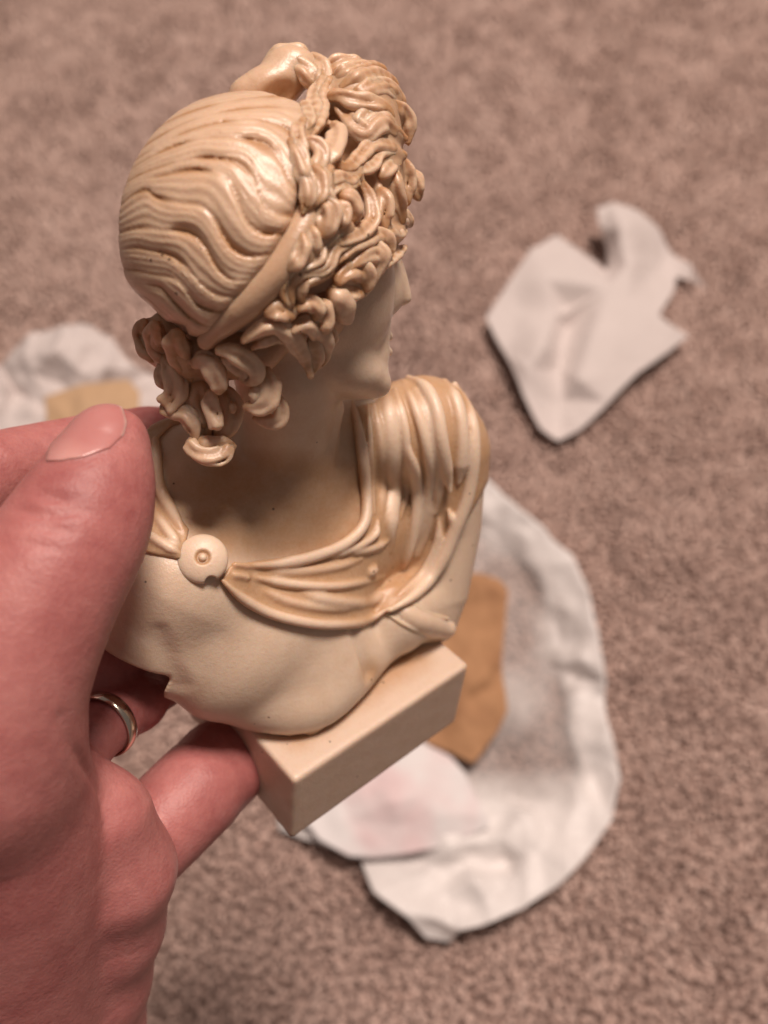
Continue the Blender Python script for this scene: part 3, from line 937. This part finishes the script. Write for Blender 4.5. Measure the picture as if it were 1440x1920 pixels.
m_pile, nt, b = newmat('carpet_pile')
at = nt.nodes.new('ShaderNodeAttribute'); at.attribute_name = 'tone'
c = ramp(nt, at.outputs['Fac'], [(0.0, (0.33, 0.23, 0.20)), (0.3, (0.52, 0.375, 0.325)), (0.6, (0.66, 0.49, 0.425)), (1.0, (0.75, 0.58, 0.51))])
nt.links.new(c, b.inputs['Base Color']); b.inputs['Roughness'].default_value = 0.95
b.inputs['Specular IOR Level'].default_value = 0.15
rs = np.random.default_rng(7)
sp = 0.0041
gx, gy = np.meshgrid(np.arange(lo[0] - .02, hi[0] + .02, sp), np.arange(lo[1] - .02, hi[1] + .02, sp), indexing='ij')
c0 = np.stack([gx.ravel(), gy.ravel()], -1)
# only what the picture can plausibly see (a wedge widening away from the camera)
wmin = np.interp(c0[:, 1], [crn[2, 1], crn[0, 1]], [abs(crn[2, 0]), abs(crn[0, 0])])
c0 = c0[np.abs(c0[:, 0]) < wmin + 0.03]
c0 = c0 + rs.uniform(-.5, .5, c0.shape) * sp
def vnoise(p, s, seed):
    r = np.random.default_rng(seed); T = r.random((64, 64))
    q = p * s; i = np.floor(q).astype(int); f = q - i; f = f * f * (3 - 2 * f)
    def t(a, b_): return T[(i[:, 0] + a) % 64, (i[:, 1] + b_) % 64]
    return (t(0, 0) * (1 - f[:, 0]) + t(1, 0) * f[:, 0]) * (1 - f[:, 1]) + (t(0, 1) * (1 - f[:, 0]) + t(1, 1) * f[:, 0]) * f[:, 1]
n = len(c0)
tone = 0.62 + 0.36 * (vnoise(c0, 110, 1) - .5) + 0.30 * (vnoise(c0, 45, 2) - .5) + 0.22 * (vnoise(c0, 9, 3) - .5) + rs.normal(0, .07, n)
tone = np.where(rs.random(n) < .10, tone - .25, tone)
tone = np.clip(tone, 0, 1)
hgt = 0.0060 + 0.0012 * (vnoise(c0, 60, 5) - .5) + rs.uniform(-.0009, .0009, n)
lean = (np.stack([vnoise(c0, 45, 8), vnoise(c0, 45, 9)], -1) - .5) * .005 + rs.normal(0, .0013, (n, 2))
ang = rs.uniform(0, 6.28, n)
prof = [(0.0, 0.0021), (0.65, 0.0032), (1.0, 0.0020)]
V = np.zeros((n, 9 + 1, 3))
K = 3
for r_i, (t, rad) in enumerate(prof):
    for j in range(K):
        a = ang + j * 2 * math.pi / K + r_i * .5
        V[:, r_i * K + j, 0] = c0[:, 0] + lean[:, 0] * t ** 1.5 + rad * np.cos(a)
        V[:, r_i * K + j, 1] = c0[:, 1] + lean[:, 1] * t ** 1.5 + rad * np.sin(a)
        V[:, r_i * K + j, 2] = 0.0005 + hgt * t
V[:, 9, :2] = c0 + lean * 1.1; V[:, 9, 2] = hgt + .0009
tris = []
for r_i in range(2):
    for j in range(K):
        a, b_ = r_i * K + j, r_i * K + (j + 1) % K
        tris += [(a, b_, b_ + K), (a, b_ + K, a + K)]
for j in range(K):
    tris.append((6 + j, 6 + (j + 1) % K, 9))
tris = np.array(tris)
Q = (tris[None] + (np.arange(n) * 10)[:, None, None]).reshape(-1, 3)
pile = mk('carpet_pile', V.reshape(-1, 3), Q, m_pile, None, {'tone': np.repeat(tone, 10)}, origin=(0, 0, 0))
tag(pile, 'beige and brown flecked carpet pile', 'carpet', kind='stuff')

def paper(name, c1, c2, scale, rough=.6, trans=0.0, layers=False, stains=None):
    m, nt, b = newmat(name)
    p = wcoord(nt)
    c = mix(nt, noise(nt, p, scale, 4, .6), c1, c2)
    if stains:
        c = mix(nt, ramp(nt, noise(nt, p, stains[1], 2), [(.52, (0, 0, 0)), (.70, (1, 1, 1))]), c, stains[0])
    nt.links.new(c, b.inputs['Base Color'])
    b.inputs['Roughness'].default_value = rough
    b.inputs['Specular IOR Level'].default_value = 0.3
    nt.links.new(bump(nt, noise(nt, p, 90, 5, .6), .4, .003), b.inputs['Normal'])
    if trans:
        t = nt.nodes.new('ShaderNodeBsdfTranslucent'); nt.links.new(c, t.inputs[0])
        tr = nt.nodes.new('ShaderNodeBsdfTransparent')
        m1 = nt.nodes.new('ShaderNodeMixShader'); m1.inputs[0].default_value = .10
        nt.links.new(b.outputs[0], m1.inputs[1]); nt.links.new(t.outputs[0], m1.inputs[2])
        m2 = nt.nodes.new('ShaderNodeMixShader'); m2.inputs[0].default_value = trans
        if layers:
            at = nt.nodes.new('ShaderNodeAttribute'); at.attribute_name = 'single'
            nt.links.new(math_(nt, 'MULTIPLY', at.outputs['Fac'], trans), m2.inputs[0])
        nt.links.new(m1.outputs[0], m2.inputs[1]); nt.links.new(tr.outputs[0], m2.inputs[2])
        nt.links.new(m2.outputs[0], nt.nodes['Material Output'].inputs[0])
    return m

def sheet(name, outline, inner, mat, label, cat, cuts=3, smooth=2, crumple=.002, freq=30, thick=.0006, z0=.010, creases=(), single=None, soft=0.0):
    """a creased sheet: outline and inner points are (px, py, height in mm above the pile)"""
    pts = list(outline) + list(inner)
    co = [G(x, y, z0 + h * .001) for x, y, h in pts]
    n = len(outline)
    e = [(i, (i + 1) % n) for i in range(n)] + [(n + a, n + b_) for a, b_ in creases]
    v2, _, fs, ov, _, _ = delaunay_2d_cdt([Vector(c[:2]) for c in co], e, [], 1, 1e-6)
    z = []
    for i, v in enumerate(v2):
        z.append(co[ov[i][0]][2] if ov[i] else np.mean([c[2] for c in co]))
    import bmesh
    bm = bmesh.new()
    vs = [bm.verts.new((v[0], v[1], zz)) for v, zz in zip(v2, z)]
    for f in fs:
        try: bm.faces.new([vs[i] for i in f])
        except ValueError: pass
    bm.normal_update()
    for f in bm.faces:
        if f.normal.z < 0: f.normal_flip()
    for _ in range(cuts):
        bmesh.ops.subdivide_edges(bm, edges=bm.edges[:], cuts=1, use_grid_fill=True)
        bmesh.ops.triangulate(bm, faces=[f for f in bm.faces if len(f.verts) > 4])
    for _ in range(smooth):
        bmesh.ops.smooth_vert(bm, verts=[v for v in bm.verts], factor=.5, use_axis_z=True)
    if soft:
        cc = np.array(co); D0 = np.linalg.norm(cc[:, None, :2] - cc[None, :, :2], axis=2)
        U = lambda r: np.where(r > 0, r * r * np.log(np.maximum(r, 1e-9)), 0)
        m = len(cc); A_ = np.zeros((m + 3, m + 3)); A_[:m, :m] = U(D0) + 2e-6 * np.eye(m); A_[:m, m] = 1; A_[:m, m + 1:] = cc[:, :2]; A_[m:, :m] = A_[:m, m:].T
        w_ = np.linalg.solve(A_, np.r_[cc[:, 2], 0, 0, 0])
        vv = np.array([v.co[:] for v in bm.verts])
        zt = U(np.linalg.norm(vv[:, None, :2] - cc[None, :, :2], axis=2)) @ w_[:m] + w_[m] + vv[:, :2] @ w_[m + 1:]
        for v, z_ in zip(bm.verts, zt):
            v.co.z = v.co.z * (1 - soft) + soft * float(np.clip(z_, .008, .06))
    for v in bm.verts:
        p = v.co * freq
        r1 = 1 - abs(mnoise.noise(p)) * 2
        r2 = mnoise.noise(p * 2.7 + Vector((3, 7, 1)))
        v.co.z = max(v.co.z + crumple * (r1 * .8 + r2 * .45), .0075)
        v.co.x += crumple * .4 * mnoise.noise(p + Vector((11, 0, 0))); v.co.y += crumple * .4 * mnoise.noise(p + Vector((0, 19, 0)))
    bmesh.ops.solidify(bm, geom=bm.faces[:], thickness=thick)
    bmesh.ops.recalc_face_normals(bm, faces=bm.faces[:])
    V = np.array([v.co[:] for v in bm.verts]); idx = {v: i for i, v in enumerate(bm.verts)}
    Q = [[idx[v] for v in f.verts] for f in bm.faces]
    bm.free()
    at_ = None
    if single:
        d = poly_dist(V[:, 0], V[:, 1], [c[:2] for c in co[:n]])
        at_ = {'single': single(V, -d)}
    o = mk(name, V, Q, mat, None, at_)
    tag(o, label, cat)
    return o

m_tissue = paper('tissue', (0.78, 0.715, 0.69), (0.82, 0.75, 0.73), 30, .75, trans=.05)
m_bag = paper('wrapping', (0.90, 0.86, 0.84), (0.93, 0.90, 0.885), 25, .4, trans=.85, layers=True)
m_kraft = paper('kraft', (0.40, 0.215, 0.11), (0.52, 0.29, 0.15), 60, .8, stains=((0.33, 0.17, 0.085), 30))
m_pink = paper('printed_paper', (0.80, 0.77, 0.77), (0.84, 0.81, 0.81), 20, .6, stains=((0.80, 0.64, 0.65), 19))
def C8(*p): return [(880 + x / 3, 360 + y / 3, h) for x, y, h in p]
sheet('tissue_paper', C8((90, 710, 14), (220, 510, 20), (350, 320, 22), (490, 240, 26), (600, 320, 20), (700, 390, 16), (770, 450, 8), (770, 330, 12), (730, 200, 24), (715, 90, 30), (800, 58, 34), (950, 110, 28), (1080, 230, 16),
                       (1140, 350, 6), (1250, 410, 12), (1335, 548, 14), (1240, 500, 4), (1165, 480, 4), (1150, 560, 12), (1070, 690, 22), (1140, 750, 18), (1235, 812, 10), (1100, 920, 14), (950, 1020, 16), (780, 1190, 16), (620, 1340, 12), (500, 1402, 8), (400, 1330, 12), (300, 1130, 18), (200, 920, 14)),
      C8((545, 780, 4), (770, 540, 30), (300, 670, 16), (500, 1000, 6), (490, 1340, 1), (480, 700, 22), (700, 800, 30), (420, 860, 34), (330, 1000, 28), (420, 480, 34), (620, 500, 34), (850, 200, 40), (900, 400, 32), (1000, 500, 14), (1060, 420, 4), (900, 620, 28), (620, 1050, 26), (520, 1180, 3), (550, 660, 14)),
      m_tissue, 'loose grey white tissue sheet with pointed corners lying alone on the carpet', 'tissue paper', cuts=4, smooth=18, crumple=.0010, thick=.0003, soft=.2, creases=((0, 3), (3, 17), (17, 4), (2, 5), (5, 1)))

SEAM = G(900, 1530)[1]
def C7(*p): return [(560 + x / 2.0875, 860 + y / 2.0875, h) for x, y, h in p]
sheet('wrapping_sheet', C7((600, -60, 6), (700, 25, 19), (830, 170, 23), (950, 250, 25), (1060, 380, 25), (1130, 520, 27), (1170, 700, 27), (1195, 880, 29), (1210, 1050, 27), (1240, 1160, 25), (1250, 1260, 23), (1220, 1420, 23), (1130, 1560, 23), (1000, 1680, 23), (880, 1770, 21), (720, 1820, 21), (630, 1840, 19), (590, 1885, 6), (490, 1870, 8), (410, 1790, 19), (300, 1690, 19), (255, 1600, 8), (240, 1560, 6), (-80, 1450, 6), (-100, 900, 6), (200, 300, 6)),
      C7((640, 230, 4), (760, 280, 3), (860, 400, 3), (930, 560, 4), (1010, 660, 3), (1040, 740, 3), (800, 150, 14), (960, 400, 17), (1060, 600, 20), (1100, 800, 22), (950, 800, 5), (1080, 870, 4), (1180, 980, 4), (1000, 960, 15), (930, 1200, 16), (860, 1400, 16), (760, 1000, 4), (780, 1200, 5), (840, 1330, 3), (1060, 1250, 14), (1100, 1100, 16), (1150, 1250, 6), (960, 1350, 8), (800, 1480, 20), (600, 1520, 18), (880, 1560, 14), (500, 1600, 3), (650, 1590, 3), (820, 1580, 4), (680, 1650, 18), (670, 1760, 16), (420, 1650, 9), (520, 1720, 14), (520, 1800, 20), (850, 1660, 16), (980, 1560, 20), (400, 1200, 5), (400, 700, 5), (600, 900, 5)),
      m_bag, 'crinkled translucent white wrapping sheet spread under the bust on the carpet', 'wrapping', cuts=4, smooth=10, crumple=.0062, freq=27, z0=.009, thick=.0003, soft=.3,
      single=lambda V, d: np.clip((d - .014) / .012, 0, 1) * np.clip((V[:, 1] - SEAM) / .03, 0, 1) * (0.55 + 0.45 * np.clip(vnoise(V[:, :2], 22, 31) * 2 - .4, 0, 1)))
sheet('kraft_paper', C7((640, 455, 10), (720, 455, 12), (790, 480, 12), (822, 520, 12), (810, 640, 10), (795, 800, 10), (812, 920, 10), (815, 990, 10), (770, 1080, 10), (710, 1160, 12), (680, 1190, 12), (600, 1150, 10), (520, 1120, 8), (420, 1060, 8), (430, 700, 8), (520, 520, 8)),
      C7((600, 600, 14), (720, 560, 18), (700, 700, 16), (720, 850, 20), (640, 950, 14), (760, 900, 14), (700, 1050, 16), (600, 800, 14), (560, 1000, 10), (720, 500, 22)),
      m_kraft, 'torn piece of tan brown kraft paper lying on the white wrapping', 'kraft paper', cuts=4, smooth=8, crumple=.0028, freq=38, z0=.022)
sheet('printed_paper', C7((-60, 1380, 6), (40, 1440, 8), (80, 1490, 8), (200, 1556, 6), (300, 1562, 5), (420, 1548, 5), (560, 1520, 5), (700, 1462, 5), (745, 1440, 5), (735, 1400, 6), (690, 1310, 6), (650, 1230, 6), (600, 1170, 5), (500, 1060, 5), (300, 1060, 5), (-60, 1200, 5)),
      C7((300, 1280, 12), (380, 1340, 18), (480, 1320, 14), (560, 1260, 9), (400, 1450, 9), (200, 1400, 8), (600, 1380, 9)),
      m_pink, 'white paper with faint pink print beside the plinth on the wrapping', 'paper', cuts=4, smooth=4, crumple=.0014, freq=34, z0=.021, thick=.0003, soft=.5)
# crumpled tissue at the left edge
sheet('tissue_paper', [(-60, 700, 8), (0, 690, 12), (30, 660, 20), (65, 625, 28), (120, 610, 34), (170, 615, 30), (215, 640, 24), (240, 680, 16), (280, 700, 8), (340, 720, 6), (380, 760, 6), (340, 840, 4), (200, 880, 4), (60, 880, 4), (-60, 860, 4)],
      [(60, 700, 30), (110, 660, 44), (150, 700, 30), (200, 690, 36), (90, 760, 14), (30, 740, 10), (10, 790, 16), (150, 760, 12), (230, 740, 10), (0, 720, 26), (120, 720, 18), (45, 670, 34)],
      m_tissue, 'crumpled white tissue at the left edge behind the thumb', 'tissue paper', cuts=4, smooth=1, crumple=.006, freq=34, z0=.010)
sheet('kraft_paper', [(85, 745, 10), (150, 722, 12), (240, 712, 12), (262, 735, 10), (262, 790, 8), (200, 840, 8), (90, 830, 8)], [(160, 760, 16), (220, 750, 14), (130, 790, 12)],
      m_kraft_l if 'm_kraft_l' in globals() else paper('pale_kraft', (0.55, 0.36, 0.21), (0.62, 0.43, 0.27), 40, .8), 'small pale tan paper scrap on the crumpled tissue behind the thumb', 'kraft paper', cuts=4, smooth=2, crumple=.0015, freq=40, z0=.034)
# ================================================================== the hand
def ch(f, rows, k=0, op='add', step=55, ks=26):
    """rows of (px, py, z, radius in px)"""
    q = spline(rows, step)
    pts = np.array([P(a, b, c) for a, b, c, _ in q])
    f.chain(pts, np.array([r * (F - c) / F for _, _, c, r in q]) - ks * .2, k, op, ks)

hand_o = W(P(0, 1900, 250))
hnd = Field((-1210, -1420, -760), (-10, 430, 560), 5.6)
# thumb
ch(hnd, [(204, 832, 150, 80), (190, 880, 160, 97), (150, 985, 190, 128), (70, 1120, 235, 143), (-10, 1290, 255, 165), (-50, 1420, 240, 190)])
# ball of the thumb and wrist
ch(hnd, [(-40, 1420, 205, 185), (0, 1600, 80, 190), (10, 1760, -50, 195), (10, 2000, -240, 200)], 60)
ch(hnd, [(-140, 1400, 60, 220), (-100, 1700, -120, 260), (-60, 2040, -330, 260)], 60)
# heel of the palm, behind it
ch(hnd, [(150, 1440, 20, 55), (205, 1560, -20, 95), (222, 1650, -80, 106), (200, 1770, -160, 96), (160, 1900, -250, 110), (150, 2040, -340, 120)], 26, 'add', 90, 70)
# little finger, curled under the plinth
ch(hnd, [(150, 1690, -140, 80), (250, 1600, -210, 88), (330, 1520, -270, 90), (398, 1452, -360, 88), (450, 1395, -560, 80)], 14)
# ring finger
ch(hnd, [(60, 1470, 0, 62), (150, 1400, -60, 58), (215, 1345, -160, 56), (285, 1295, -310, 54), (330, 1220, -460, 52)], 18)
# middle finger
ch(hnd, [(0, 1400, -80, 70), (120, 1300, -160, 66), (230, 1210, -260, 62), (300, 1120, -400, 60)], 14)
# index finger behind the thumb
ch(hnd, [(-140, 1000, -40, 90), (-40, 905, -120, 82), (80, 868, -230, 74), (220, 836, -330, 66), (330, 815, -430, 58)], 14)
ch(hnd, [(-200, 1250, -20, 160), (-150, 1010, -40, 110)], 50)
hnd0 = hnd.copy()
# creases
for rows, r in (([(60, 915), (110, 935), (160, 930)], 7), ([(20, 950), (80, 965), (150, 955), (190, 965)], 8), ([(40, 985), (100, 990), (150, 1000)], 7),
                ([(10, 1010), (70, 1020), (130, 1030)], 5), ([(112, 1340), (150, 1420), (190, 1490), (205, 1600)], 8)):
    q = on(hnd0, rows, 3, 8)
    hnd.chain(q, taper(len(q), r, .3, .3, .4), 9, 'cut')
# bed of the nail: a shallow step round the plate
nail_poly = [(84, 866), (96, 812), (128, 770), (170, 742), (205, 742), (230, 762), (239, 792), (233, 817), (206, 842), (160, 858), (110, 866)]
nv = hnd.copy()
m_ = np.abs(hnd.D) < 20
ii = np.argwhere(m_); p_ = hnd.lo + hnd.h * ii
px_, py_ = to_px(p_[:, 0], p_[:, 1], p_[:, 2])
sel = (px_ > 60) & (px_ < 270) & (py_ > 710) & (py_ < 900) & (p_[:, 2] > 120)
g_ = np.zeros(len(ii), np.float32)
g_[sel] = 3.0 * np.exp(-((poly_dist(px_[sel], py_[sel], nail_poly) - 4) / 8) ** 2)
hnd.D[m_] += g_
for ax in range(3):
    for e_ in (0, -1):
        sl = [slice(None)] * 3; sl[ax] = e_
        hnd.D[tuple(sl)] = np.maximum(hnd.D[tuple(sl)], 3.0)
hand = mkf('hand', hnd, M_SKIN, None, None, relax=4, origin=hand_o)
tag(hand, 'bare left hand gripping the bust from the side, thumb in front', 'hand')

# nail plate
nf = Field(P(70, 880, 200) - [20, 20, 140], P(260, 720, 200) + [20, 20, 160], 2.4)
g = np.stack(np.meshgrid(*[nf.lo[i] + nf.h * np.arange(nf.n[i]) for i in range(3)], indexing='ij'), -1)
nb_ = nv.val(g).astype(np.float32)
nf.D = nb_ - 0.6
nf.D = np.maximum(nf.D, -(nb_ + 9))
clip2(nf, nail_poly, 5)
m_nail, nt, b = newmat('nail')
p = wcoord(nt)
nl = noise(nt, p, 160, 2)
at = nt.nodes.new('ShaderNodeAttribute'); at.attribute_name = 'tip'
c = mix(nt, nl, (0.47, 0.19, 0.18), (0.53, 0.235, 0.22))
c = mix(nt, at.outputs['Fac'], c, (0.86, 0.66, 0.58))
at2 = nt.nodes.new('ShaderNodeAttribute'); at2.attribute_name = 'lunula'
c = mix(nt, at2.outputs['Fac'], c, (0.62, 0.33, 0.30))
nt.links.new(c, b.inputs['Base Color'])
b.inputs['Roughness'].default_value = 0.30
b.inputs['Specular IOR Level'].default_value = 0.5
b.inputs['Subsurface Weight'].default_value = 0.3
b.inputs['Subsurface Radius'].default_value = (1, .4, .25)
b.inputs['Subsurface Scale'].default_value = 0.0012
def n_tip(V):
    px, py = to_px(V[:, 0], V[:, 1], V[:, 2])
    q = spline([(180, 742), (205, 742), (230, 762), (239, 792), (233, 817)], 4)
    d = np.min(np.hypot(px[:, None] - q[:, 0], py[:, None] - q[:, 1]), 1)
    return np.clip(1 - d / 7, 0, 1) * .9
def n_lun(V):
    px, py = to_px(V[:, 0], V[:, 1], V[:, 2])
    return np.clip(1.3 - np.hypot((px - 130) / 45, (py - 862) / 34) * 1.0, 0, 1) * .8
mkf('nail', nf, m_nail, hand, {'tip': n_tip, 'lunula': n_lun}, relax=1)

# ring on the ring finger
m_gold = simple('gold', (0.74, 0.67, 0.57), 0.2, Metallic=1.0)
rc = P(196, 1358, -130)
ra = P(215, 1345, -160) - P(150, 1400, -60); ra /= np.linalg.norm(ra)
r1 = np.cross(ra, [0, 0, 1.0]); r1 /= np.linalg.norm(r1); r2 = np.cross(ra, r1)
nu, prof = 64, [(-15, 60), (-14, 63), (-6, 65.5), (6, 65.5), (14, 63), (15, 60), (9, 58.5), (-9, 58.5)]
V = []; Q = []
for i in range(nu):
    t = 2 * math.pi * i / nu
    for a_, r_ in prof:
        V.append(rc + ra * a_ + (r1 * math.cos(t) + r2 * math.sin(t)) * r_ * 1.08)
for i in range(nu):
    for j in range(len(prof)):
        k_, l_ = (i + 1) % nu, (j + 1) % len(prof)
        Q.append((i * len(prof) + j, i * len(prof) + l_, k_ * len(prof) + l_, k_ * len(prof) + j))
ring = mk('ring', W(np.array(V)), np.array(Q), m_gold, None)
tag(ring, 'narrow gold ring worn on a finger of the hand', 'ring')
